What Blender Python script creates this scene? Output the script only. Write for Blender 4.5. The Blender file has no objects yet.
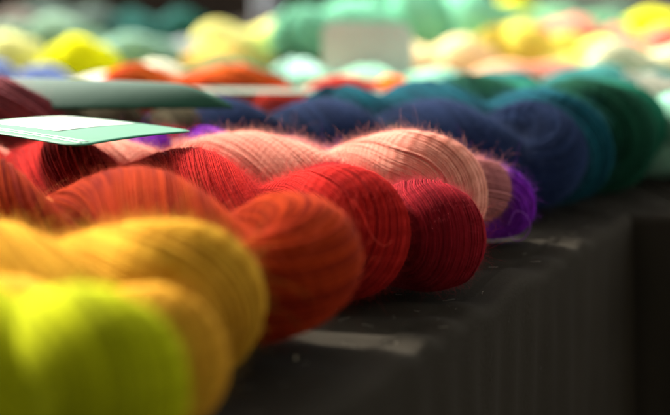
import bpy, math, random
import numpy as np
from mathutils import Vector, Matrix
R = math.radians
sc = bpy.context.scene
col = sc.collection

# ------------------------------------------------------------------ camera
TZ = 0.75            # table top height
CH = 0.19            # eye above the table top
FPX = 1580.0         # focal length in photo pixels (photo is 670 wide)
PITCH = R(10.77)
cd = bpy.data.cameras.new('camera'); cam = bpy.data.objects.new('camera', cd); col.objects.link(cam)
cam.location = (0, 0, TZ + CH); cam.rotation_euler = (R(90) - PITCH, 0, 0)
cd.sensor_width = 36; cd.lens = 36 * FPX / 670; cd.clip_start = 0.02; cd.clip_end = 300
cd.dof.use_dof = True; cd.dof.focus_distance = 0.80; cd.dof.aperture_fstop = 3.9; cd.dof.aperture_blades = 0
sc.camera = cam
# ------------------------------------------------------------------ light
SUN_EL, SUN_AZ = R(35), R(-42)      # azimuth measured from +Y towards +X
w = bpy.data.worlds.new('World'); sc.world = w; w.use_nodes = True
nt = w.node_tree; bg = nt.nodes['Background']
sky = nt.nodes.new('ShaderNodeTexSky'); sky.sky_type = 'NISHITA'; sky.sun_disc = False
sky.sun_elevation = SUN_EL; sky.sun_rotation = SUN_AZ; sky.dust_density = 2.5
sky.air_density = .8; sky.ozone_density = .6
hs = nt.nodes.new('ShaderNodeHueSaturation'); hs.inputs['Saturation'].default_value = .35     # thin bright summer haze: a milky sky
nt.links.new(sky.outputs[0], hs.inputs['Color']); wm_ = nt.nodes.new('ShaderNodeMix'); wm_.data_type = 'RGBA'; wm_.blend_type = 'MULTIPLY'; wm_.inputs[0].default_value = 1; wm_.inputs[7].default_value = (1, .95, .86, 1)
nt.links.new(hs.outputs[0], wm_.inputs[6]); nt.links.new(wm_.outputs[2], bg.inputs[0]); bg.inputs[1].default_value = 0.12
sd = bpy.data.lights.new('sun', 'SUN'); sd.energy = 2.0; sd.angle = R(6.0); sd.color = (1, .92, .80)
sun = bpy.data.objects.new('sun', sd); col.objects.link(sun)
sdir = Vector((math.sin(SUN_AZ) * math.cos(SUN_EL), math.cos(SUN_AZ) * math.cos(SUN_EL), math.sin(SUN_EL)))
sun.rotation_euler = sdir.to_track_quat('Z', 'Y').to_euler()
sc.view_settings.view_transform = 'Standard'; sc.view_settings.look = 'None'
sc.view_settings.exposure = 2.5; sc.view_settings.gamma = 1
sc.cycles.use_denoising = True
sc.cycles.max_bounces = 8; sc.cycles.transparent_max_bounces = 8
CANOPY_EDGE = 1.4                   # y of the sunny edge of the added, unseen awning

# ------------------------------------------------------------------ helpers
def at(px, py, z=0.0):
    """point on the plane z above the table top seen at photo pixel"""
    d = Vector(((px - 335) / FPX, 1, -(py - 207.5) / FPX))
    c, s = math.cos(-PITCH), math.sin(-PITCH)
    d = Vector((d.x, d.y * c - d.z * s, d.y * s + d.z * c))
    t = (z - CH) / d.z
    return Vector((d.x * t, d.y * t, z + TZ))
def tag(o, label=None, cat=None, group=None, kind=None):
    if label: o['label'] = label
    if cat: o['category'] = cat
    if group: o['group'] = group
    if kind: o['kind'] = kind
    return o
def mesh_obj(name, V, F, mat, parent=None, smooth=True, uv=None, attrs=None):
    me = bpy.data.meshes.new(name)
    V = np.asarray(V, dtype=np.float32)
    if isinstance(F, np.ndarray):
        me.vertices.add(len(V)); me.vertices.foreach_set('co', V.ravel())
        n, k = F.shape
        me.loops.add(n * k); me.loops.foreach_set('vertex_index', F.astype(np.int32).ravel())
        me.polygons.add(n); me.polygons.foreach_set('loop_start', np.arange(0, n * k, k, dtype=np.int32))
    else:
        me.from_pydata(V.tolist(), [], F)
    if uv is not None:
        l = me.uv_layers.new(name='UVMap'); l.data.foreach_set('uv', np.asarray(uv, dtype=np.float32).ravel())
    for k_, v_ in (attrs or {}).items():
        a_ = me.attributes.new(k_, 'FLOAT', 'POINT'); a_.data.foreach_set('value', np.asarray(v_, dtype=np.float32).ravel())
    me.polygons.foreach_set('use_smooth', [smooth] * len(me.polygons))
    me.update(calc_edges=True); me.validate()
    o = bpy.data.objects.new(name, me); col.objects.link(o)
    if mat: me.materials.append(mat)
    if parent: o.parent = parent
    return o
def new_mat(name):
    m = bpy.data.materials.new(name); m.use_nodes = True
    n = m.node_tree; b = n.nodes['Principled BSDF']
    return m, n, b
def link(n, a, b): n.links.new(a, b)
def node(n, t, **kw):
    x = n.nodes.new(t)
    for k, v in kw.items(): setattr(x, k, v)
    return x
def mth(n, op, a, b=None, c=None):
    x = node(n, 'ShaderNodeMath', operation=op)
    for i, v in enumerate((a, b, c)):
        if v is None: continue
        if isinstance(v, (int, float)): x.inputs[i].default_value = v
        else: link(n, v, x.inputs[i])
    return x.outputs[0]

def wool(name, c1, c2=None, vary=.35):
    """dyed wool: colour drifts between two dye tones from thread to thread and in soft patches"""
    c2 = c2 or tuple(x * .6 for x in c1)
    m, n, b = new_mat(name)
    at_ = node(n, 'ShaderNodeAttribute', attribute_name='shade')
    tc = node(n, 'ShaderNodeTexCoord')
    nz = node(n, 'ShaderNodeTexNoise'); nz.inputs['Scale'].default_value = 26; nz.inputs['Detail'].default_value = 3
    link(n, tc.outputs['Object'], nz.inputs['Vector'])
    f = mth(n, 'ADD', mth(n, 'MULTIPLY', at_.outputs['Fac'], vary), mth(n, 'MULTIPLY_ADD', nz.outputs['Fac'], 1.5, -.45 - vary * .3))
    mx = node(n, 'ShaderNodeMix', data_type='RGBA'); mx.clamp_factor = True
    link(n, f, mx.inputs[0]); mx.inputs[6].default_value = (*c1, 1); mx.inputs[7].default_value = (*c2, 1)
    link(n, mx.outputs[2], b.inputs['Base Color'])
    b.inputs['Roughness'].default_value = .9
    b.inputs['Specular IOR Level'].default_value = .015
    b.inputs['Sheen Weight'].default_value = .0; b.inputs['Sheen Roughness'].default_value = .3
    link(n, mx.outputs[2], b.inputs['Sheen Tint'])
    # plies: a fine diagonal ridge along each thread
    uv = node(n, 'ShaderNodeUVMap'); sp = node(n, 'ShaderNodeSeparateXYZ'); link(n, uv.outputs[0], sp.inputs[0])
    ph = mth(n, 'ADD', mth(n, 'MULTIPLY', sp.outputs[0], 1900.0), mth(n, 'MULTIPLY', sp.outputs[1], 12.566))
    sn = mth(n, 'SINE', ph)
    n2 = node(n, 'ShaderNodeTexNoise'); n2.inputs['Scale'].default_value = 1400; n2.inputs['Detail'].default_value = 2
    link(n, tc.outputs['Object'], n2.inputs['Vector'])
    hgt = mth(n, 'ADD', mth(n, 'MULTIPLY', sn, .5), n2.outputs['Fac'])
    bp = node(n, 'ShaderNodeBump'); bp.inputs['Strength'].default_value = .6; bp.inputs['Distance'].default_value = .0003
    link(n, hgt, bp.inputs['Height']); link(n, bp.outputs[0], b.inputs['Normal'])
    return m
def fluff(name, c):
    m, n, b = new_mat(name)
    c = tuple(min(1, x * 1.25 + .03) for x in c)
    b.inputs['Base Color'].default_value = (*c, 1); b.inputs['Roughness'].default_value = .8
    b.inputs['Specular IOR Level'].default_value = .04
    tr = node(n, 'ShaderNodeBsdfTranslucent'); tr.inputs[0].default_value = (*c, 1)
    mx = node(n, 'ShaderNodeMixShader'); mx.inputs[0].default_value = .35
    link(n, b.outputs[0], mx.inputs[1]); link(n, tr.outputs[0], mx.inputs[2])
    link(n, mx.outputs[0], n.nodes['Material Output'].inputs['Surface'])
    return m

# ------------------------------------------------------------------ the setting
def noise_mat(name, c1, c2, scale, rough=.9, bump=.2, dist=.01, stretch=(1, 1, 1), sheen=0):
    m, n, b = new_mat(name)
    tc = node(n, 'ShaderNodeTexCoord'); mp = node(n, 'ShaderNodeMapping'); mp.inputs['Scale'].default_value = stretch
    link(n, tc.outputs['Object'], mp.inputs[0])
    nz = node(n, 'ShaderNodeTexNoise'); nz.inputs['Scale'].default_value = scale; nz.inputs['Detail'].default_value = 6
    link(n, mp.outputs[0], nz.inputs['Vector'])
    rp = node(n, 'ShaderNodeValToRGB'); rp.color_ramp.elements[0].color = (*c1, 1); rp.color_ramp.elements[1].color = (*c2, 1)
    rp.color_ramp.elements[0].position = .3; rp.color_ramp.elements[1].position = .7
    link(n, nz.outputs['Fac'], rp.inputs[0]); link(n, rp.outputs[0], b.inputs['Base Color'])
    bp = node(n, 'ShaderNodeBump'); bp.inputs['Strength'].default_value = bump; bp.inputs['Distance'].default_value = dist
    link(n, nz.outputs['Fac'], bp.inputs['Height']); link(n, bp.outputs[0], b.inputs['Normal'])
    b.inputs['Roughness'].default_value = rough; b.inputs['Specular IOR Level'].default_value = .2
    b.inputs['Sheen Weight'].default_value = sheen
    return m
g = mesh_obj('ground', [(-60, -60, 0), (60, -60, 0), (60, 140, 0), (-60, 140, 0)], [(0, 1, 2, 3)],
             noise_mat('packed_soil', (.03, .022, .014), (.06, .045, .03), 3))
tag(g, 'dark brown trodden ground under the stall', kind='structure')

# table frame: E along the front edge (away from the camera), P across to the back
O = at(335, 405); E2 = at(636, 213)
O.z = E2.z = 0
E = (E2 - O).normalized(); P = Vector((-E.y, E.x, 0))
LEN_A = (E2 - O).length
def tb(e, p, z=0.0): return O + E * e + P * p + Vector((0, 0, TZ + z))

def cloth_mat(name, base, lint=True):
    m, n, b = new_mat(name)
    tc = node(n, 'ShaderNodeTexCoord')
    nz = node(n, 'ShaderNodeTexNoise'); nz.inputs['Scale'].default_value = 14; nz.inputs['Detail'].default_value = 5
    link(n, tc.outputs['Object'], nz.inputs['Vector'])
    mx = node(n, 'ShaderNodeMix', data_type='RGBA'); link(n, nz.outputs['Fac'], mx.inputs[0])
    mx.inputs[6].default_value = (*[x * .75 for x in base], 1); mx.inputs[7].default_value = (*[x * 1.3 for x in base], 1)
    uv = node(n, 'ShaderNodeUVMap'); sp = node(n, 'ShaderNodeSeparateXYZ'); link(n, uv.outputs[0], sp.inputs[0])
    wv = mth(n, 'MULTIPLY', mth(n, 'SINE', mth(n, 'MULTIPLY', sp.outputs[0], 7500.0)), mth(n, 'SINE', mth(n, 'MULTIPLY', sp.outputs[1], 7500.0)))
    n3 = node(n, 'ShaderNodeTexNoise'); n3.inputs['Scale'].default_value = 420; n3.inputs['Detail'].default_value = 3
    link(n, tc.outputs['Object'], n3.inputs['Vector'])
    rp = node(n, 'ShaderNodeValToRGB'); rp.color_ramp.elements[0].position = .70; rp.color_ramp.elements[1].position = .76
    link(n, n3.outputs['Fac'], rp.inputs[0])
    m2 = node(n, 'ShaderNodeMix', data_type='RGBA'); link(n, mth(n, 'MULTIPLY', rp.outputs[0], .5 if lint else 0), m2.inputs[0])
    link(n, mx.outputs[2], m2.inputs[6]); m2.inputs[7].default_value = (.10, .09, .08, 1)
    link(n, m2.outputs[2], b.inputs['Base Color'])
    b.inputs['Roughness'].default_value = 1; b.inputs['Specular IOR Level'].default_value = .02
    b.inputs['Sheen Weight'].default_value = 0; b.inputs['Sheen Roughness'].default_value = .5
    h = mth(n, 'ADD', mth(n, 'MULTIPLY', wv, .25), n3.outputs['Fac'])
    bp = node(n, 'ShaderNodeBump'); bp.inputs['Strength'].default_value = .8; bp.inputs['Distance'].default_value = .0012
    link(n, h, bp.inputs['Height']); link(n, bp.outputs[0], b.inputs['Normal'])
    return m
CL = cloth_mat('charcoal_cloth', (.040, .0355, .028))

def cloth(name, e0, e1, p0, p1, seed, parent, mat=CL, near_side=True):
    """a cloth on the table: sheet over the top, rounded edge and hanging drape on the front and the two ends"""
    rng = np.random.default_rng(seed)
    r = .007; drop = .62
    # rounded rectangle outline offset: treat the cloth as a height field over an outline parameter
    # ring k of the outline moves outwards/downwards along the profile
    pts = []
    cr = .009
    def arc(cx, cy, a0, a1, n=14):
        return [(cx + cr * math.cos(a0 + (a1 - a0) * i / n), cy + cr * math.sin(a0 + (a1 - a0) * i / n), a0 + (a1 - a0) * i / n) for i in range(n + 1)]
    def line(a, b, ang, n):
        return [(a[0] + (b[0] - a[0]) * i / n, a[1] + (b[1] - a[1]) * i / n, ang) for i in range(1, n)]
    nl = max(30, int((e1 - e0) / .004)); ns = max(30, int((p1 - p0) / .008))
    out = []
    out += arc(e0 + cr, p0 + cr, math.pi, 1.5 * math.pi)
    out += line((e0 + cr, p0), (e1 - cr, p0), 1.5 * math.pi, nl)
    out += arc(e1 - cr, p0 + cr, 1.5 * math.pi, 2 * math.pi)
    out += line((e1, p0 + cr), (e1, p1 - cr), 0, ns)
    out += arc(e1 - cr, p1 - cr, 0, .5 * math.pi)
    out += line((e1 - cr, p1), (e0 + cr, p1), .5 * math.pi, nl // 3)
    out += arc(e0 + cr, p1 - cr, .5 * math.pi, math.pi)
    out += line((e0, p1 - cr), (e0, p0 + cr), math.pi, ns)
    q = np.array(out); n = len(q)
    d = np.r_[0, np.cumsum(np.hypot(*(np.diff(q[:, :2], axis=0)).T))]
    L = d[-1]
    nx, ny = np.cos(q[:, 2]), np.sin(q[:, 2])
    prof = []     # (outward, z, uv)
    ins = [-.55, -.4, -.28, -.2, -.15] + list(np.linspace(-.12, -.014, 30))
    for x in ins: prof.append((x, 0, 0))
    for i in range(7):
        a = i / 6 * math.pi / 2
        prof.append((-r + r * math.sin(a), -r + r * math.cos(a), 0))
    for z in np.linspace(.02, drop, 46): prof.append((0, -z, 1))
    # fold functions
    fr = [rng.uniform(2.2, 3.6) * 10 for _ in range(3)]
    ph = rng.uniform(0, 6, 8)
    V = []; UV = []
    cx, cy = (e0 + e1) / 2, (p0 + p1) / 2
    halfe, halfp = (e1 - e0) / 2 - .03, (p1 - p0) / 2 - .03
    for (o_, z, _) in prof:
        if o_ < -.02:
            k = -o_
            sx = 1 - min(1, k / (halfe + .03)) ; sy = 1 - min(1, k / (halfp + .03))
            x = cx + (q[:, 0] - cx) * sx; y = cy + (q[:, 1] - cy) * sy
        else:
            x = q[:, 0] + nx * o_; y = q[:, 1] + ny * o_
        dd = -z
        amp = np.clip((dd - .02) / .3, 0, 1) * .009
        fold = (np.sin(d * 47 + ph[0] + .8 * np.sin(d * 9 + ph[1])) * .6 + np.sin(d * 83 + ph[2] + dd * 3) * .3 + .5 * np.sin(d * 21 + ph[3] - dd * 2))
        if seed == 3: amp = amp * np.where(np.cos(q[:, 2]) > .5, .08, 1)
        crease = np.sin(d * 190 + ph[4] + 2 * np.sin(d * 13)) * np.clip((dd - .004) / .03, 0, 1) * .0010
        off = amp * (fold + .6) + crease
        # ripples on the top near the edge
        edge = np.exp(-((abs(o_) - .02) / .045) ** 2) if z > -.012 else 0
        rip = (np.sin(d * 150 + 3 * np.sin(d * 31 + ph[5]) + o_ * 60) * .0016 + np.sin(d * 71 + ph[6] + o_ * 25) * .0010) * edge
        zz = z + rip
        X = x + nx * off; Y = y + ny * off
        for i in range(n):
            w_ = tb(X[i], Y[i], zz[i] if hasattr(zz, '__len__') else zz)
            V.append(w_)
        UV.append(d)
    m_ = len(prof)
    F = []; uvs = []
    plen = np.r_[0, np.cumsum(np.hypot(*np.diff(np.array([(a, b) for a, b, c in prof]), axis=0).T))]
    for j in range(m_ - 1):
        for i in range(n - 1):
            F.append((j * n + i, (j + 1) * n + i, (j + 1) * n + i + 1, j * n + i + 1))
            uvs += [(d[i], plen[j]), (d[i], plen[j + 1]), (d[i + 1], plen[j + 1]), (d[i + 1], plen[j])]
    F = np.array(F)
    return mesh_obj(name, np.array([tuple(v) for v in V]), F, mat, parent, uv=uvs)

wood = noise_mat('table_board', (.22, .15, .09), (.34, .25, .16), 8, stretch=(1, 12, 1))
metal, _, mb = new_mat('leg_metal'); mb.inputs['Metallic'].default_value = 1; mb.inputs['Base Color'].default_value = (.35, .35, .36, 1); mb.inputs['Roughness'].default_value = .4
def box(V, F, c, s, ax=(Vector((1, 0, 0)), Vector((0, 1, 0)))):
    k = len(V)
    for dz in (-1, 1):
        for dx, dy in ((-1, -1), (1, -1), (1, 1), (-1, 1)):
            V.append(tuple(Vector(c) + ax[0] * dx * s[0] + ax[1] * dy * s[1] + Vector((0, 0, dz * s[2]))))
    F += [(k, k + 3, k + 2, k + 1), (k + 4, k + 5, k + 6, k + 7)] + [(k + i, k + (i + 1) % 4, k + 4 + (i + 1) % 4, k + 4 + i) for i in range(4)]
def table(label, e0, e1, p0, p1, seed):
    root = bpy.data.objects.new('display_table', None); col.objects.link(root)
    tag(root, label, 'table', 'cloth covered market tables')
    V, F = [], []
    box(V, F, tb((e0 + e1) / 2, (p0 + p1) / 2, -.016), ((e1 - e0) / 2 - .016, (p1 - p0) / 2 - .016, .012), (E, P))
    mesh_obj('tabletop', V, F, wood, root, smooth=False)
    for e in (e0 + .1, e1 - .1):
        for p in (p0 + .1, p1 - .1):
            V, F = [], []; c = tb(e, p, 0); c.z = (TZ - .03) / 2
            box(V, F, c, (.015, .015, (TZ - .03) / 2), (E, P)); mesh_obj('leg', V, F, metal, root, smooth=False)
    c = cloth('tablecloth', e0, e1, p0, p1, seed, None)
    tag(c, 'charcoal cloth hanging in folds over the ' + ('near table' if seed == 3 else 'far table, behind the corner fold at right'), 'tablecloth', 'charcoal tablecloths')
table('near market table under charcoal cloth, holding the yellow to purple hanks', -.75, LEN_A, 0, 1.0, 3)
table('far market table under charcoal cloth, holding the green and pastel hanks', LEN_A - .004, LEN_A + 2.3, -.09, 1.05, 8)

# ------------------------------------------------------------------ yarn hanks
def hank_paths(L, Rr, phase, pitch, seed, S, bk=.78):
    """closed centreline of the folded strand: out, U-turn at the near end, back, U-turn at the far end. local +X = away"""
    rng = np.random.default_rng(seed)
    a = Rr / (1 + bk); b = a * bk
    cap = b * 1.15
    x0 = a + cap; x1 = L - a - cap
    w0 = 2 * math.pi / pitch
    def off(th): return np.stack([np.zeros_like(th), np.cos(th) * b, np.sin(th) * b], 1)
    n1 = int(S * .42); n2 = S // 2 - n1
    xs = np.linspace(x1, x0, n1, endpoint=False)
    A = off(phase + w0 * (xs - x0)); A[:, 0] = xs
    ps = np.linspace(0, math.pi, n2, endpoint=False)
    u = np.array([0, math.cos(phase), math.sin(phase)])
    C1 = u[None] * b * np.cos(ps)[:, None] + np.array([[-1, 0, 0]]) * cap * np.sin(ps)[:, None] + np.array([[x0, 0, 0]])
    xs2 = np.linspace(x0, x1, n1, endpoint=False)
    B = -off(phase + w0 * (xs2 - x0)); B[:, 0] = xs2
    th = phase + w0 * (x1 - x0); u2 = np.array([0, math.cos(th), math.sin(th)])
    C2 = -u2[None] * b * np.cos(ps)[:, None] + np.array([[1, 0, 0]]) * cap * np.sin(ps)[:, None] + np.array([[x1, 0, 0]])
    C = np.concatenate([A, C1, B, C2])
    # smooth the joins a little
    for _ in range(3): C = (np.roll(C, 1, 0) + 2 * C + np.roll(C, -1, 0)) / 4
    CC = np.concatenate([C, C[:1]]); dl = np.r_[0, np.cumsum(np.linalg.norm(np.diff(CC, axis=0), axis=1))]
    u_ = np.arange(S) / S * dl[-1]; C = np.stack([np.interp(u_, dl, CC[:, k]) for k in range(3)], 1)   # even steps all round
    for _ in range(2): C = (np.roll(C, 1, 0) + 2 * C + np.roll(C, -1, 0)) / 4
    n = len(C); t = np.arange(n) / n * 2 * np.pi
    for k in range(2, 6):
        C[:, 1] += np.sin(k * t + rng.uniform(0, 6)) * Rr * .018; C[:, 2] += np.sin(k * t + rng.uniform(0, 6)) * Rr * .018
    rad = a * (1 + .05 * np.sin(3 * t + rng.uniform(0, 6)) + .04 * np.sin(7 * t + rng.uniform(0, 6)))
    return C, rad, n1
def frames(C):
    T = np.roll(C, -1, 0) - np.roll(C, 1, 0); T /= np.linalg.norm(T, axis=1)[:, None]
    N = np.zeros_like(C); v = np.cross(T[0], [0, 0, 1.]); N[0] = v / np.linalg.norm(v)
    for i in range(1, len(C)):
        v = N[i - 1] - T[i] * np.dot(N[i - 1], T[i]); N[i] = v / np.linalg.norm(v)
    v = N[-1] - T[0] * np.dot(N[-1], T[0]); v /= np.linalg.norm(v)
    B0 = np.cross(T[0], N[0]); ang = math.atan2(np.dot(v, B0), np.dot(v, N[0]))
    return T, N, np.cross(T, N), ang
def hank_geo(L, Rr, phase, pitch, seed, K=70, S=150, yr=None, twist=20., sides=5, bk=.78, mess=1., wide=1., taper=1.):
    rng = np.random.default_rng(seed + 77)
    C, rad, n1 = hank_paths(L, Rr, phase, pitch, seed, S, bk)
    T, N, B, ang = frames(C); n = len(C)
    ds = np.linalg.norm(np.roll(C, -1, 0) - C, axis=1); s = np.r_[0, np.cumsum(ds)][:-1]; tot = ds.sum()
    base = s * twist
    # close: total rotation (twist - frame mismatch) a whole number of thread steps
    base += s / tot * (-ang + 2 * math.pi / K * round((twist * tot + 0) / (2 * math.pi / K)) - twist * tot)
    base -= 0
    yr = yr or 2 * math.pi * rad.mean() / K * .54
    phi = np.arange(K) / K * 2 * math.pi
    tt = np.arange(n) / n * 2 * math.pi
    P_ = np.zeros((K, n, 3)); OUT = np.zeros((K, n, 3))
    wob = sum(np.sin(k * tt[None] + rng.uniform(0, 6.28, (K, 1))) * rng.normal(0, 1, (K, 1)) / k ** .5 for k in (2, 3, 5, 8, 13)) / 2
    dep = sum(np.sin(k * tt[None] + rng.uniform(0, 6.28, (K, 1))) * rng.normal(0, 1, (K, 1)) for k in (3, 6, 11)) / 2
    aa = phi[:, None] + base[None] + wob * (2 * math.pi / K) * .30 * mess
    strays = rng.random((K, 1)) < .13      # threads that wander across their neighbours
    aa = aa + strays * np.sin(tt[None] * rng.integers(1, 4, (K, 1)) + rng.uniform(0, 6.28, (K, 1))) * rng.uniform(.05, .35, (K, 1)) * mess
    rr = rad[None] - yr * (1 - .9 * strays) + dep * yr * .34 * mess
    OUT = np.cos(aa)[..., None] * N[None] + np.sin(aa)[..., None] * B[None]
    P_ = C[None] + rr[..., None] * OUT
    P_[..., 2] += Rr
    tp = 1 + (taper - 1) * np.clip(C[:, 0] / L, 0, 1)
    P_[..., 1] *= wide * tp[None]; C = C * np.array([1, wide, 1]); C[:, 1] *= tp
    # settle on the table: soft flattening underneath
    z = P_[..., 2]; P_[..., 2] = np.where(z < .3 * Rr, .3 * Rr - (.3 * Rr - z) * .78, z)
    zmin = P_[..., 2].min(); P_[..., 2] -= zmin - yr; P_[..., 2] *= tp[None]
    TT = np.roll(P_, -1, 1) - np.roll(P_, 1, 1); TT /= np.linalg.norm(TT, axis=2)[..., None]
    BB = np.cross(TT, OUT); BB /= np.linalg.norm(BB, axis=2)[..., None]
    OO = np.cross(BB, TT)
    ca = np.arange(sides) / sides * 2 * math.pi
    ring = P_[:, :, None] + yr * (np.cos(ca)[None, None, :, None] * OO[:, :, None] + np.sin(ca)[None, None, :, None] * BB[:, :, None])
    if wide != 1: OO = OO * np.array([1, 1 / wide, 1]); OO /= np.linalg.norm(OO, axis=2)[..., None]
    V = ring.reshape(-1, 3)
    idx = np.arange(K * n * sides).reshape(K, n, sides)
    a_ = idx; b_ = np.roll(idx, -1, 2); c_ = np.roll(b_, -1, 1); d_ = np.roll(idx, -1, 1)
    F = np.stack([a_, b_, c_, d_], -1)[:, :-1].reshape(-1, 4)
    u = np.broadcast_to(s[None, :, None], (K, n, sides)); v = np.broadcast_to((np.arange(sides) / sides)[None, None], (K, n, sides))
    u0 = u[:, :-1]; u1 = u[:, 1:]; v0 = v[:, :-1]; v1 = v0 + 1 / sides
    uv = np.stack([np.stack([u0, v0], -1), np.stack([u0, v1], -1), np.stack([u1, v1], -1), np.stack([u1, v0], -1)], 3).reshape(-1, 2)
    sh = np.clip(rng.normal(.5, .42, (K, 1)) + .25 * dep, 0, 1); shade = np.repeat(sh, sides, axis=1).reshape(K, n, sides) if False else np.broadcast_to(sh[:, :, None], (K, n, sides)).reshape(-1)
    # core under the threads
    ck = 20; ph2 = np.arange(ck) / ck * 2 * math.pi
    core = C[:, None] + (rad[:, None, None] - yr * .9) * (np.cos(ph2)[None, :, None] * N[:, None] + np.sin(ph2)[None, :, None] * B[:, None])
    core[..., 1] = C[:, None, 1] + (core[..., 1] - C[:, None, 1]) * wide * tp[:, None]
    core[..., 2] += Rr; z = core[..., 2]; core[..., 2] = np.where(z < .3 * Rr, .3 * Rr - (.3 * Rr - z) * .78, z); core[..., 2] -= zmin - yr
    core[..., 2] = np.maximum(core[..., 2] * tp[:, None], yr)
    k0 = len(V); ci = np.arange(n * ck).reshape(n, ck) + k0
    # shift the last ring to avoid a seam: leave the core open there
    CF = np.stack([ci, np.roll(ci, -1, 1), np.roll(np.roll(ci, -1, 1), -1, 0), np.roll(ci, -1, 0)], -1)[:-1].reshape(-1, 4)
    V = np.concatenate([V, core.reshape(-1, 3)]); F = np.concatenate([F, CF])
    uv = np.concatenate([uv, np.zeros((len(CF) * 4, 2))]); shade = np.concatenate([shade, np.full(n * ck, .7)])
    return V, F, uv, shade, P_, OO, TT, yr
def add_fuzz(parent, P_, OO, TT, count, length, mat, seed, rad=.00003, name='fibre_fuzz', yr_=.0005):
    rng = np.random.default_rng(seed)
    K, n, _ = P_.shape
    big = count * 3
    k = rng.integers(0, K, big); i = rng.integers(0, n - 1, big); fx = P_[k, i, 0]; span = P_[..., 0].max()
    keep = np.nonzero((fx < span * .55) | (rng.random(big) < .25))[0][:count]; k = k[keep]; i = i[keep]; count = len(k)
    fr = rng.random((count, 1))
    p = P_[k, i] * (1 - fr) + P_[k, i + 1] * fr; o = OO[k, i]; t = TT[k, i]
    sg = rng.choice([-1, 1], count)[:, None]
    long_ = rng.random((count, 1)) < .14
    p = p + o * yr_ * .8
    d = o * rng.uniform(.35, 1.5, (count, 1)) + t * sg * rng.uniform(.1, 1.1, (count, 1)) + rng.normal(0, .4, (count, 3))
    d /= np.linalg.norm(d, axis=1)[:, None]
    ln = length * np.where(long_, 1.15, .48) * np.exp(np.clip(rng.normal(0, .45, (count, 1)), -1.2, .75))
    bend = rng.normal(0, 1, (count, 3)); bend2 = rng.normal(0, 1, (count, 3))
    m = 6; pts = np.zeros((count, m, 3))
    for j in range(m):
        q = j / (m - 1)
        pts[:, j] = p + d * ln * q + bend * ln * .5 * q * q + bend2 * ln * .3 * math.sin(q * 4) * q
    pts[..., 2] = np.maximum(pts[..., 2], .0004)
    hc = bpy.data.hair_curves.new(name); hc.add_curves([m] * count)
    hc.attributes['position'].data.foreach_set('vector', pts.astype(np.float32).ravel())
    ra = hc.attributes.get('radius') or hc.attributes.new('radius', 'FLOAT', 'POINT')
    rv = (np.linspace(1, .4, m)[None] * rad * np.where(long_, .85, .6)).astype(np.float32)
    ra.data.foreach_set('value', rv.ravel())
    hc.materials.append(mat)
    o_ = bpy.data.objects.new(name, hc); col.objects.link(o_); o_.parent = parent
    return o_

def place_px(cx, cy, r, lift=0):
    ang = math.atan((cy - 207.5) / FPX) + PITCH
    Yd = (CH - lift) / (math.tan(ang) + r / FPX)
    Rr = r * Yd / FPX
    depth = Yd * math.cos(PITCH) + (CH - lift - Rr) * math.sin(PITCH)
    X = (cx - 335) / FPX * depth
    return X, Yd, r / FPX * depth
def hank(label, cx, cy, r, head, L, phase, colors, seed, K=70, S=150, pitch=None, fuzz=(0, .004), twist=20., bk=.78, lift=0.0, group='twisted hanks of dyed wool', vary=.75, frad=.000036, mess=1., tilt=0, wide=1., taper=1.):
    """near end's round silhouette at photo pixel (cx, cy) with radius r px; head = degrees left of straight ahead"""
    X, Y, Rr = place_px(cx, cy, r, lift)
    pitch = pitch or Rr * 3.9
    V, F, uv, sh, P_, OO, TT, yr = hank_geo(L, Rr, R(phase), pitch, seed, K, S, twist=twist, bk=bk, mess=mess, wide=wide, taper=taper)
    m = wool('wool', colors[0], colors[1] if len(colors) > 1 else None, vary)
    o = mesh_obj('yarn_hank', V, F, m, None, uv=uv, attrs={'shade': sh})
    h = R(90 + head); dx = Vector((math.cos(h), math.sin(h), 0))
    o.location = Vector((X, Y, TZ + lift + .0015)) - dx * Rr
    o.rotation_euler = (0, -R(tilt), h)
    tag(o, label, 'yarn hank', group)
    if fuzz[0]: add_fuzz(o, P_, OO, TT, int(fuzz[0] * 2.4), fuzz[1], fluff('fluff', colors[0]), seed, frad, yr_=yr)
    return o

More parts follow.
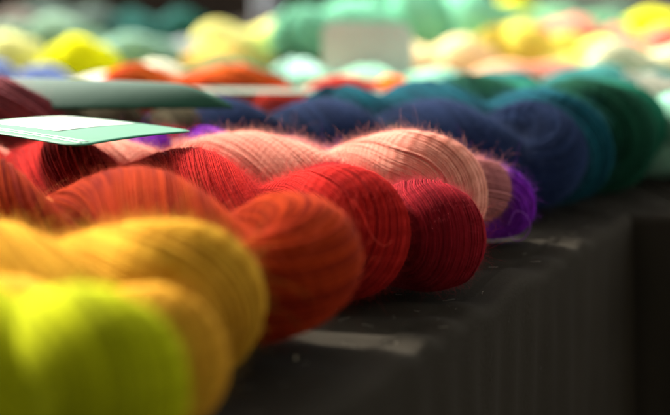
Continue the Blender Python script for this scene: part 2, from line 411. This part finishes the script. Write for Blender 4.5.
HANKS = [
 # label, cx, cy, r, heading, length, phase, colours, seed, kw
 ('chartreuse wool hank, blurred, nearest the camera at lower left', 92, 394, 104, 58, .22, 90, [(.46, .50, .008), (.25, .28, .005)], 1, dict(K=110, fuzz=(4500, .004), vary=1.1, bk=.5, wide=1.15)),
 ('ochre gold hank tucked between the chartreuse hank and the big golden coil', 160, 366, 78, 76, .22, 100, [(.60, .33, .03), (.42, .2, .02)], 2, dict(K=100, fuzz=(4500, .004), bk=.6, taper=.9)),
 ('golden yellow hank whose round coiled end stands before the burnt orange one', 172, 306, 92, 74, .22, 70, [(.62, .36, .035), (.36, .17, .012)], 3, dict(K=110, fuzz=(13000, .0045), vary=1.0, bk=.45, taper=.8, wide=1.3)),
 ('peach orange hank almost hidden behind the golden yellow one at left', 60, 262, 56, 70, .16, 70, [(.62, .22, .06), (.4, .1, .03)], 23, dict(K=60, fuzz=(1500, .004), bk=.6)),
 ('burnt orange hank with a deep crease where its twisted strands fold over', 268, 266, 95, 60, .38, 163, [(.36, .036, .006), (.14, .008, .004)], 4, dict(K=150, S=340, fuzz=(8000, .0042), bk=.84, pitch=.21, wide=1.08, vary=.9)),
 ('bright scarlet hank wedged between the burnt orange and the crimson ones', 340, 238, 68, 54, .36, 100, [(.46, .018, .014), (.20, .007, .008)], 5, dict(K=140, S=340, fuzz=(30000, .0045), bk=.6, pitch=.19, wide=1.15)),
 ('dark crimson hank ending in a smooth round ball near the cloth edge', 430, 241, 55, 38, .34, 90, [(.27, .012, .02), (.11, .004, .009)], 6, dict(K=120, S=340, fuzz=(30000, .004), bk=.45, pitch=.16, wide=1.2)),
 ('pale salmon pink hank with crisp fanned threads above the crimson ball', 422, 195, 66, 75, .40, 90, [(.74, .34, .26), (.50, .17, .13)], 7, dict(K=120, S=400, fuzz=(30000, .0032), bk=.6, taper=.72, pitch=.19, wide=1.1)),
 ('dusty mauve fluffy hank showing as a thin rim behind the salmon pink one', 455, 192, 59, 76, .36, 10, [(.40, .15, .15), (.22, .07, .08)], 8, dict(K=90, S=340, taper=.7, fuzz=(38000, .0036))),
 ('violet purple hank, small round end beside the dusty mauve one', 500, 210, 37, 78, .27, 70, [(.20, .02, .42), (.07, .008, .18)], 9, dict(K=90, S=340, fuzz=(11000, .004), bk=.5, taper=1.6)),
 ('dark olive brown hank lying low between the purple and the navy ones', 480, 176, 38, 78, .34, 60, [(.07, .06, .035), (.03, .026, .016)], 10, dict(K=60, S=340, fuzz=(12000, .005), taper=1.6)),
 ('navy blue hank with two fat lobes at the table edge', 526, 156, 61, 76, .31, 142, [(.019, .036, .095), (.008, .015, .042)], 11, dict(K=110, S=340, fuzz=(22000, .005), taper=.88, bk=.82)),
 ('dark petrol teal hank rising just behind the navy one', 553, 150, 58, 66, .22, 70, [(.01, .10, .14), (.006, .04, .06)], 12, dict(K=70, S=200, fuzz=(14000, .005), bk=.5, wide=1.15)),
 ('bottle green hank with a broad rounded end behind the petrol teal one', 598, 139, 57, 74, .20, 80, [(.012, .08, .045), (.005, .03, .018)], 13, dict(K=60, S=180, fuzz=(10000, .005), bk=.6)),
 ('sea green hank peeking out right of the bottle green one', 620, 132, 50, 72, .18, 70, [(.02, .20, .12), (.01, .09, .06)], 14, dict(K=50, S=160, fuzz=(5000, .005))),
 ('wine mauve hank with loose tangled strands beside the paper tags at left', 20, 136, 57, 78, .20, 60, [(.24, .07, .08), (.08, .02, .03)], 15, dict(K=70, S=120, fuzz=(6000, .005), mess=2.2, lift=.02)),
]
for (lb, cx, cy, r, hd, L, ph, cs, seed, kw) in HANKS:
    hank(lb, cx, cy, r, hd, L, ph, cs, seed, **kw)

# ------------------------------------------------------------------ sunlit pastel hanks further back
PROTO = {}
def far_hank(label, px, Y, Rr, head, L, phase, c1, c2=None, lift=0.0):
    key = (round(L / .05), phase // 60)
    if key not in PROTO:
        V, F, uv, sh, P_, OO, TT, yr = hank_geo(key[0] * .05, .036, R(phase), .14, 100 + len(PROTO), 36, 90, bk=.65)
        o = mesh_obj('yarn_hank', V, F, None, None, uv=uv, attrs={'shade': sh}); o.data.materials.append(None); PROTO[key] = o
    else:
        o = PROTO[key].copy(); col.objects.link(o)
    o.material_slots[0].link = 'OBJECT'; o.material_slots[0].material = wool('wool', c1, c2 or tuple(x * .75 for x in c1))
    h = R(90 + head); d = Vector((math.cos(h), math.sin(h), 0)); s_ = Rr / .036
    X = (px - 335) / FPX * (Y + .01)
    o.scale = (L / (key[0] * .05), s_, s_); rr_ = random.Random(label); h += R(rr_.uniform(-14, 14)); tl = R(rr_.uniform(-7, 7)) if Y > 1.35 else 0
    o.scale.z *= rr_.uniform(.9, 1.06)
    o.rotation_euler = (0, tl, h)
    o.location = Vector((X, Y, TZ + lift + .001 + abs(math.sin(tl)) * L / 2 * .6)) - d * L / 2
    tag(o, label, 'yarn hank', 'pastel and bright hanks on the sunlit back of the tables')
    return o
YEL = (0.920, 0.920, 0.019); LEM = (0.920, 0.920, 0.410); MINT = (.26, .70, .48); CORAL = (.74, .17, .10); PINK = (.78, .32, .26)
for a in [
 ('large pale lemon hank, broadest of the bright mounds at the back', 262, 1.66, 0.0385, 80, .15, 70, LEM, (0.920, 0.846, 0.245)),
 ('vivid yellow hank end glowing left of centre at the back', 84, 1.45, 0.0360, 74, .09, 70, (0.920, 0.920, 0.009)),
 ('lemon yellow hank touching the right end of the large pale lemon one', 312, 1.74, 0.0385, 30, .10, 10, (0.920, 0.920, 0.197)),
 ('small mustard hank left of the large pale lemon one', 200, 1.56, 0.0340, 70, .10, 130, (0.888, 0.605, 0.151)),
 ('cream white hank lying in front of the vivid yellow one', 100, 1.30, 0.0290, 84, .16, 20, (0.920, 0.920, 0.920)),
 ('ivory hank between the vivid yellow and the brick red hanks', 158, 1.33, 0.0300, 76, .10, 80, (0.920, 0.920, 0.732)),
 ('blue grey hank at the far left edge of the picture', 8, 1.33, 0.0360, 80, .13, 130, (0.168, 0.248, 0.514)),
 ('white hank left of the cream white one', 35, 1.24, 0.0280, 70, .12, 130, (0.920, 0.920, 0.920)),
 ('dark slate hank with lilac tones just right of the cream white one', 122, 1.24, 0.0280, 60, .08, 70, (0.165, 0.165, 0.220), (0.680, 0.794, 0.565)),
 ('pale lemon hank at the left edge above the blue grey one', 10, 1.55, 0.0360, 78, .10, 80, (0.920, 0.920, 0.392)),
 ('pale mint hank behind the vivid yellow one', 50, 1.68, 0.0360, 84, .14, 10, (.30, .48, .36)),
 ('washed green hank right of the vivid yellow one', 138, 1.58, 0.0360, 70, .12, 70, (.30, .52, .42)),
 ('pearl grey hank beside the small mustard one', 172, 1.62, 0.0320, 80, .10, 140, (0.490, 0.560, 0.583)),
 ('dusky teal hank standing highest in the row at left', 158, 1.80, 0.0360, 74, .15, 70, (.03, .13, .115)),
 ('beige grey hank at the far left of the last row', 12, 1.86, 0.0360, 82, .13, 10, (0.257, 0.227, 0.197)),
 ('slate green hank in the last row at left', 70, 1.90, 0.0320, 80, .16, 80, (0.165, 0.234, 0.207)),
 ('forest green hank in front of the large pale lemon one', 232, 1.30, .036, 74, .12, 70, (0.041, 0.220, 0.138)),
 ('emerald grey hank sloping down beside the forest green one', 262, 1.24, 0.0290, 84, .10, 10, (0.155, 0.533, 0.386)),
 ('brick red hank below the forest green one', 196, 1.20, .032, 84, .16, 70, (0.738, 0.163, 0.022), (0.554, 0.041, 0.031), .007),
 ('brick red hank in front of the grey card', 335, 1.19, .031, 86, .14, 20, (0.550, 0.045, 0.021), (0.490, 0.041, 0.031), .007),
 ('small vermilion hank end right of the grey card', 394, 1.18, .033, 60, .08, 70, (0.862, 0.187, 0.027)),
 ('pale mint hank lying in front of the grey card', 378, 1.27, 0.0330, 84, .18, 80, (.34, .70, .52)),
 ('mint hank left of the grey card', 318, 1.34, 0.0340, 60, .10, 10, (0.591, 0.920, 0.833)),
 ('light mint hank, leftmost in the tall mint heap', 366, 1.60, .040, 80, .20, 70, MINT, None, .030),
 ('light mint hank in the middle of the tall mint heap', 430, 1.58, .040, 70, .18, 10, (.28, .72, .50), None, .024),
 ('aqua mint hank, rightmost in the tall mint heap', 462, 1.56, .036, 55, .14, 130, (.20, .58, .44), None, .012),
 ('peach hank between the lemon and the mint hanks', 338, 1.88, 0.0370, 60, .10, 70, (0.920, 0.506, 0.311)),
 ('chartreuse yellow hank right of the tall mint heap', 502, 2.04, 0.0385, 40, .14, 70, (0.888, 0.920, 0.009)),
 ('chartreuse yellow hank at the right edge of the last row', 648, 1.90, 0.0390, 60, .15, 10, (0.888, 0.920, 0.009)),
 ('pale green hank between the two chartreuse yellow ones', 565, 1.84, 0.0360, 80, .16, 130, (0.242, 0.583, 0.327)),
 ('grey green hank in the last row on the right', 592, 2.10, 0.0340, 84, .18, 10, (0.134, 0.242, 0.177)),
 ('peach and cream hank just right of the grey card', 438, 1.50, 0.0360, 70, .13, 70, (0.920, 0.673, 0.410), (0.920, 0.920, 0.494)),
 ('coral hank behind the peach and cream one', 500, 1.64, 0.0370, 82, .14, 10, CORAL, (0.920, 0.552, 0.341)),
 ('butter yellow hank in the middle of the coral hanks', 528, 1.50, 0.0340, 80, .13, 130, (.85, .72, .12)),
 ('rose pink hank between the butter yellow and the bright lemon ones', 562, 1.56, 0.0362, 60, .12, 70, PINK, CORAL),
 ('bright lemon hank right of the rose pink one', 598, 1.46, 0.0360, 82, .13, 10, (0.920, 0.920, 0.216)),
 ('coral red hank at the right in front of the chartreuse yellow one', 640, 1.62, 0.0372, 50, .13, 70, (.72, .12, .09), (0.920, 0.536, 0.390)),
 ('salmon hank lying low before the butter yellow one', 500, 1.37, 0.0300, 84, .16, 10, (.74, .26, .16), (0.920, 0.805, 0.494)),
 ('shell pink hank lying low before the bright lemon one', 575, 1.36, 0.0300, 84, .15, 130, (.74, .28, .22)),
 ('cream hank at the right edge, level with the bright lemon one', 650, 1.36, 0.0320, 80, .13, 70, (0.920, 0.920, 0.634)),
 ('slate teal hank with a dark end left of the aqua ones', 470, 1.22, 0.0340, 72, .11, 70, (0.041, 0.207, 0.234)),
 ('aqua grey hank in the row above the petrol teal hank', 545, 1.22, 0.0320, 84, .20, 10, (0.055, 0.257, 0.249)),
 ('sea glass hank above the bottle green one', 618, 1.24, 0.0340, 80, .14, 130, (0.056, 0.242, 0.226)),
 ('deep teal hank peeping between the two navy lobes', 425, 1.12, 0.0300, 84, .14, 70, (0.014, 0.165, 0.207)),
 ('pale jade hank at the right edge beside the sea green one', 668, 1.10, 0.0330, 62, .12, 80, (0.266, 0.536, 0.415)),
 ('grey stone hank behind the pale jade one at the right edge', 662, 1.20, 0.0330, 80, .12, 10, (0.371, 0.382, 0.309)),
]: far_hank(*a)

# ------------------------------------------------------------------ paper tags
def card_mat(name, c, rough=.22, coat=1.0):
    m, n, b = new_mat(name)
    tc = node(n, 'ShaderNodeTexCoord'); nz = node(n, 'ShaderNodeTexNoise'); nz.inputs['Scale'].default_value = 45; nz.inputs['Detail'].default_value = 3
    link(n, tc.outputs['Object'], nz.inputs['Vector'])
    mx = node(n, 'ShaderNodeMix', data_type='RGBA'); link(n, nz.outputs['Fac'], mx.inputs[0])
    mx.inputs[6].default_value = (*[x * .85 for x in c], 1); mx.inputs[7].default_value = (*[min(1, x * 1.15) for x in c], 1)
    link(n, mx.outputs[2], b.inputs['Base Color'])
    b.inputs['Roughness'].default_value = rough; b.inputs['Coat Weight'].default_value = coat; b.inputs['Specular IOR Level'].default_value = .18; b.inputs['Coat Roughness'].default_value = .12
    bp = node(n, 'ShaderNodeBump'); bp.inputs['Strength'].default_value = .25; bp.inputs['Distance'].default_value = .001
    link(n, nz.outputs['Fac'], bp.inputs['Height']); link(n, bp.outputs[0], b.inputs['Normal'])
    return m
def patch(name, A, B, C_, D, mat, parent, thick=.0006, lift=0, curve=0., curve2=0., u0=0, u1=1, v0=0, v1=1, rc=.08, n=24):
    """curved thin card between four corners A-B (u) and A-D (v), with rounded corners"""
    A, B, C_, D = map(Vector, (A, B, C_, D))
    nr = (B - A).cross(D - A).normalized()
    if nr.z < 0: nr = -nr
    def pt(u, v, off):
        U = u0 + (u1 - u0) * u; W_ = v0 + (v1 - v0) * v
        p = (A * (1 - U) + B * U) * (1 - W_) + (D * (1 - U) + C_ * U) * W_
        return p + nr * (curve * 4 * U * (1 - U) + curve2 * 4 * W_ * (1 - W_) + lift + off)
    V, F = [], []
    def sq(i, j):
        u, v = i / n, j / n
        cu = min(u, 1 - u); cv = min(v, 1 - v)
        if cu < rc and cv < rc:      # pull the corner in onto a quarter circle
            a, b_ = 1 - cu / rc, 1 - cv / rc; l = math.hypot(a, b_); m_ = max(a, b_)
            if l > 0: a, b_ = a * m_ / l, b_ * m_ / l
            cu2, cv2 = rc * (1 - a), rc * (1 - b_)
            u = cu2 if u < .5 else 1 - cu2; v = cv2 if v < .5 else 1 - cv2
        return u, v
    for off in (0, -thick):
        for j in range(n + 1):
            for i in range(n + 1): V.append(tuple(pt(*sq(i, j), off)))
    N_ = n + 1; k = N_ * N_
    for j in range(n):
        for i in range(n):
            q = (j * N_ + i, j * N_ + i + 1, (j + 1) * N_ + i + 1, (j + 1) * N_ + i)
            F.append(q); F.append(tuple(k + x for x in q[::-1]))
    rim = [i for i in range(N_)] + [j * N_ + n for j in range(1, N_)] + [n * N_ + i for i in range(n - 1, -1, -1)] + [j * N_ for j in range(n - 1, 0, -1)]
    for i in range(len(rim)):
        a, b_ = rim[i], rim[(i + 1) % len(rim)]; F.append((b_, a, k + a, k + b_))
    return mesh_obj(name, V, F, mat, parent)
def W(x, y, z): return (x, y, TZ + z)
GREEN = card_mat('green_card', (.012, .15, .08), .6, .0); WHITE = card_mat('white_print_and_glare', (.45, .52, .46), .5, .2); DKG = card_mat('dark_green_card', (.004, .06, .034), .6, .0)  # white colours both the printed lines and the painted glare
GREY = card_mat('grey_card', (.70, .72, .64), .8, 0)
# tag on the pink hank: corner points right
A, B, C_, D = W(-.072, .825, .074), W(-.152, .890, .0735), W(-.203, .822, .0765), W(-.125, .757, .076)
t1 = patch('paper_tag', A, B, C_, D, GREEN, None, curve=.0006, curve2=.0012, rc=.12)
tag(t1, 'glossy green paper tag with white lines and painted white glare, lying flat on the salmon pink hank', 'paper tag', 'paper tags on the hanks')
patch('painted_glare', A, B, C_, D, WHITE, t1, thick=.00004, lift=.00014, curve=.0006, curve2=.0012, u0=.40, u1=.97, v0=.05, v1=.72, rc=.05)  # sky glare on the tag, painted as a flat white panel
for v in (.85, .90):
    patch('printed_line', A, B, C_, D, WHITE, t1, thick=.00004, lift=.00014, curve=.0006, curve2=.0012, u0=.05, u1=.95, v0=v, v1=v + .018, rc=.01)
t2 = patch('paper_tag', at(-60, 112, .070), at(236, 108, .073), at(150, 84, .084), at(-60, 77, .084), DKG, None, curve=.001, curve2=.006, rc=.02)
tag(t2, 'long dark green paper tag tilted behind the wine mauve hank', 'paper tag', 'paper tags on the hanks')
t3 = patch('paper_tag', at(165, 93, .062), at(415, 96, .062), at(405, 92, .063), at(175, 88, .063), card_mat('pale_card', (.12, .17, .12), .6, 0), None, curve=.001, rc=.05)
tag(t3, 'thin pale green paper tag seen edge on above the navy hank', 'paper tag', 'paper tags on the hanks')
# grey card standing among the mint hanks
def up(px, Y, z): return ((px - 335) / FPX * (Y + .01), Y, TZ + z)
t4 = patch('price_card', up(322, 1.31, .03), up(413, 1.31, .03), up(412, 1.33, .094), up(322, 1.33, .096), GREY, None, thick=.001, rc=.16)
tag(t4, 'blank grey card with rounded corners standing among the mint hanks', 'card')

# loose bits: a curling stray thread on the violet hank, lint and short fibres shed on the cloth
def strand(name, pts, rad, mat, parent):
    pts = [Vector(p) for p in pts]; fine = []
    for i in range(len(pts) - 1):       # Catmull-Rom through the points
        p0, p1, p2, p3 = pts[max(0, i - 1)], pts[i], pts[i + 1], pts[min(len(pts) - 1, i + 2)]
        for k in range(8):
            t = k / 8; fine.append(.5 * ((2 * p1) + (p2 - p0) * t + (2 * p0 - 5 * p1 + 4 * p2 - p3) * t * t + (3 * p1 - p0 - 3 * p2 + p3) * t ** 3))
    V, F = [], []; m = 6
    for i, p in enumerate(fine):
        T = (fine[min(i + 1, len(fine) - 1)] - fine[max(0, i - 1)]).normalized(); N = T.cross(Vector((.1, 1, .2))).normalized(); B = T.cross(N)
        for k in range(m):
            a = k / m * 2 * math.pi; V.append(tuple(p + (N * math.cos(a) + B * math.sin(a)) * rad))
    for i in range(len(fine) - 1):
        for k in range(m): F.append((i * m + k, i * m + (k + 1) % m, (i + 1) * m + (k + 1) % m, (i + 1) * m + k))
    return mesh_obj(name, V, F, mat, parent)
for key, pix, Z0 in (('violet', [(508, 225), (514, 212), (524, 214), (530, 226), (524, 238), (514, 240), (508, 232)], .86), ('bright scarlet', [(352, 200), (362, 214), (372, 236), (384, 246), (392, 240)], .72)):
    o = [x for x in bpy.data.objects if x.get('label', '').startswith(key)][0]
    pts = []
    for px, py in pix:
        an = PITCH + math.atan((py - 207.5) / FPX); Yp = Z0 - .002
        pts.append(o.matrix_world.inverted() @ Vector(((px - 335) / FPX * (Yp + .02), Yp, TZ + CH - Yp * math.tan(an))) if False else Vector(((px - 335) / FPX * (Yp + .02), Yp, TZ + CH - Yp * math.tan(an))))
    bpy.context.view_layer.update(); mi = o.matrix_world.inverted()
    strand('loose_thread', [mi @ p for p in pts], .00022, fluff('fluff', (.3, .08, .5) if key == 'violet' else (.6, .05, .03)), o)
rng = np.random.default_rng(5); cnt = 80; m_ = 6
pts = np.zeros((cnt, m_, 3))
for i in range(cnt):
    c = tb(rng.uniform(-.1, LEN_A - .02), rng.uniform(.006, .12), .0012); a = rng.uniform(0, 6.28); l = rng.uniform(.0015, .009); bd = rng.uniform(-1.5, 1.5)
    p = np.array(c)
    for j in range(m_):
        pts[i, j] = p; a += bd / m_ * 1.2; p = p + np.array([math.cos(a) * l / m_, math.sin(a) * l / m_, rng.uniform(-.0001, .0003)])
hc = bpy.data.hair_curves.new('lint'); hc.add_curves([m_] * cnt)
hc.attributes['position'].data.foreach_set('vector', pts.astype(np.float32).ravel())
ra = hc.attributes.get('radius') or hc.attributes.new('radius', 'FLOAT', 'POINT'); ra.data.foreach_set('value', np.full(cnt * m_, .00004, dtype=np.float32))
hc.materials.append(fluff('lint_fibre', (.5, .45, .38))); lo = bpy.data.objects.new('lint', hc); col.objects.link(lo)
tag(lo, 'pale lint and short wool fibres shed on the charcoal cloth', kind='stuff')
V, F = [], []
c = at(296, 358, .0015)
for k in range(26):
    a, e = rng.uniform(0, 6.28), rng.uniform(0, 1.2); d = Vector((math.cos(a) * math.cos(e), math.sin(a) * math.cos(e), math.sin(e))); t = d.cross(Vector((0, 0, 1))).normalized() * .00018
    b0 = len(V); V += [tuple(c - t - d * .0008), tuple(c + t - d * .0008), tuple(c + d * rng.uniform(.001, .0024))]; F.append((b0, b0 + 1, b0 + 2))
tf = mesh_obj('lint_tuft', V, F, fluff('tuft', (.65, .58, .42)), None)
tag(tf, 'tiny cream tuft of fluff on the cloth in front of the burnt orange hank', 'lint')

# ------------------------------------------------------------------ the stalls across the aisle
def stall_cloth(label, x0, x1, y, c, seed, h=.80):
    root = bpy.data.objects.new('draped_table', None); col.objects.link(root)
    root.location = ((x0 + x1) / 2, y, 0); tag(root, label, 'table', 'draped tables across the aisle')
    m = noise_mat('drape', tuple(x * .8 for x in c), c, 5, stretch=(1, 1, .3))
    rng = np.random.default_rng(seed); n_ = 160; hw = (x1 - x0) / 2; V = []; dep = .8
    prof = [(0.0, 0.01)] + [(0.0, h * k / 10) for k in range(1, 10)] + [(0, h - .02), (.006, h - .006), (.02, h), (dep, h)]
    ph = rng.uniform(0, 6, 4)
    for (yy, z) in prof:
        for i in range(n_ + 1):
            x = -hw + 2 * hw * i / n_
            f = (1 - z / h) * .05 * (math.sin(x * 17 + ph[0]) + .6 * math.sin(x * 41 + ph[1]))
            V.append((x, yy - f, z))
    F = [(j * (n_ + 1) + i, j * (n_ + 1) + i + 1, (j + 1) * (n_ + 1) + i + 1, (j + 1) * (n_ + 1) + i) for j in range(len(prof) - 1) for i in range(n_)]
    mesh_obj('cloth_drape', V, F, m, root)
    for x in (-hw + .08, hw - .08):
        for yy in (.1, dep - .06):
            V, F = [], []; box(V, F, (x, yy, h / 2 - .01), (.02, .02, h / 2 - .015)); mesh_obj('leg', V, F, metal, root, smooth=False)
stall_cloth('dark brown draped table across the aisle behind the left hanks', -3.2, .22, 4.4, (.022, .014, .008), 5)
stall_cloth('grey draped table across the aisle behind the right hanks', .24, 3.4, 4.5, (.20, .20, .17), 6)
V, F = [], []
for k in range(12):
    a = k / 12 * 2 * math.pi
    for z in (0, 2.0): V.append((.02 * math.cos(a), .02 * math.sin(a), z))
F = [(2 * k, 2 * ((k + 1) % 12), 2 * ((k + 1) % 12) + 1, 2 * k + 1) for k in range(12)] + [tuple(2 * k + 1 for k in range(12))]
pole = mesh_obj('tent_pole', V, F, noise_mat('pole_paint', (.3, .32, .34), (.4, .42, .44), 9), None); pole.location = (-.155, 3.6, 0)
tag(pole, 'slim pale grey tent pole before the dark brown draped table', 'pole')

# ------------------------------------------------------------------ unseen awning, added to cut the overhead sky light
def awning():
    m, n, b = new_mat('shade_canvas')
    b.inputs['Base Color'].default_value = (.16, .16, .15, 1); b.inputs['Roughness'].default_value = .9
    tr = node(n, 'ShaderNodeBsdfTranslucent'); tr.inputs[0].default_value = (.8, .76, .66, 1)
    mx = node(n, 'ShaderNodeMixShader'); mx.inputs[0].default_value = .08
    link(n, b.outputs[0], mx.inputs[1]); link(n, tr.outputs[0], mx.inputs[2])
    link(n, mx.outputs[0], n.nodes['Material Output'].inputs['Surface'])
    root = bpy.data.objects.new('shade_awning', None); col.objects.link(root)
    tag(root, 'unseen grey canvas awning on poles, added to block light from overhead', 'awning')
    y1 = CANOPY_EDGE; y0 = -1.6; x0, x1 = -2.3, 1.3; z = 2.35
    V = []; nx_, ny_ = 30, 30
    for j in range(ny_ + 1):
        for i in range(nx_ + 1):
            u, v = i / nx_, j / ny_
            V.append((x0 + (x1 - x0) * u, y0 + (y1 - y0) * v, z + .3 * (1 - v) - .04 * math.sin(u * math.pi) ))
    F = [(j * (nx_ + 1) + i, j * (nx_ + 1) + i + 1, (j + 1) * (nx_ + 1) + i + 1, (j + 1) * (nx_ + 1) + i) for j in range(ny_) for i in range(nx_)]
    mesh_obj('shade_canopy', V, F, m, root)
    wm, wn, wb = new_mat('shade_panel_canvas'); wb.inputs['Base Color'].default_value = (.26, .25, .22, 1); wb.inputs['Roughness'].default_value = .9
    def wall(a, b_):  # unseen panels added to hold back side light and bounce some fill
        V, F = [], []; n_ = 40
        dx, dy = (b_[0] - a[0]) / n_, (b_[1] - a[1]) / n_; l = math.hypot(dx, dy)
        for i in range(n_ + 1):
            k = .04 * math.sin(i * 1.3)
            for zz in (.03, z): V.append((a[0] + dx * i - dy / l * k, a[1] + dy * i + dx / l * k, zz))
        F = [(2 * i, 2 * i + 2, 2 * i + 3, 2 * i + 1) for i in range(n_)]
        mesh_obj('shade_panel', V, F, wm, root)
    wall((x0 + .06, y0 + .06), (x1 - .06, y0 + .06)); wall((x1 - .06, y0 + .1), (x1 - .06, y1 - .75)); wall((x0 + .06, y0 + .1), (x0 + .06, y1 - .05))
    for x in (x0 + .03, x1 - .03):
        for y in (y0 + .03, y1 - .03):
            V, F = [], []; box(V, F, (x, y, z / 2), (.02, .02, z / 2)); mesh_obj('pole', V, F, metal, root, smooth=False)
awning()
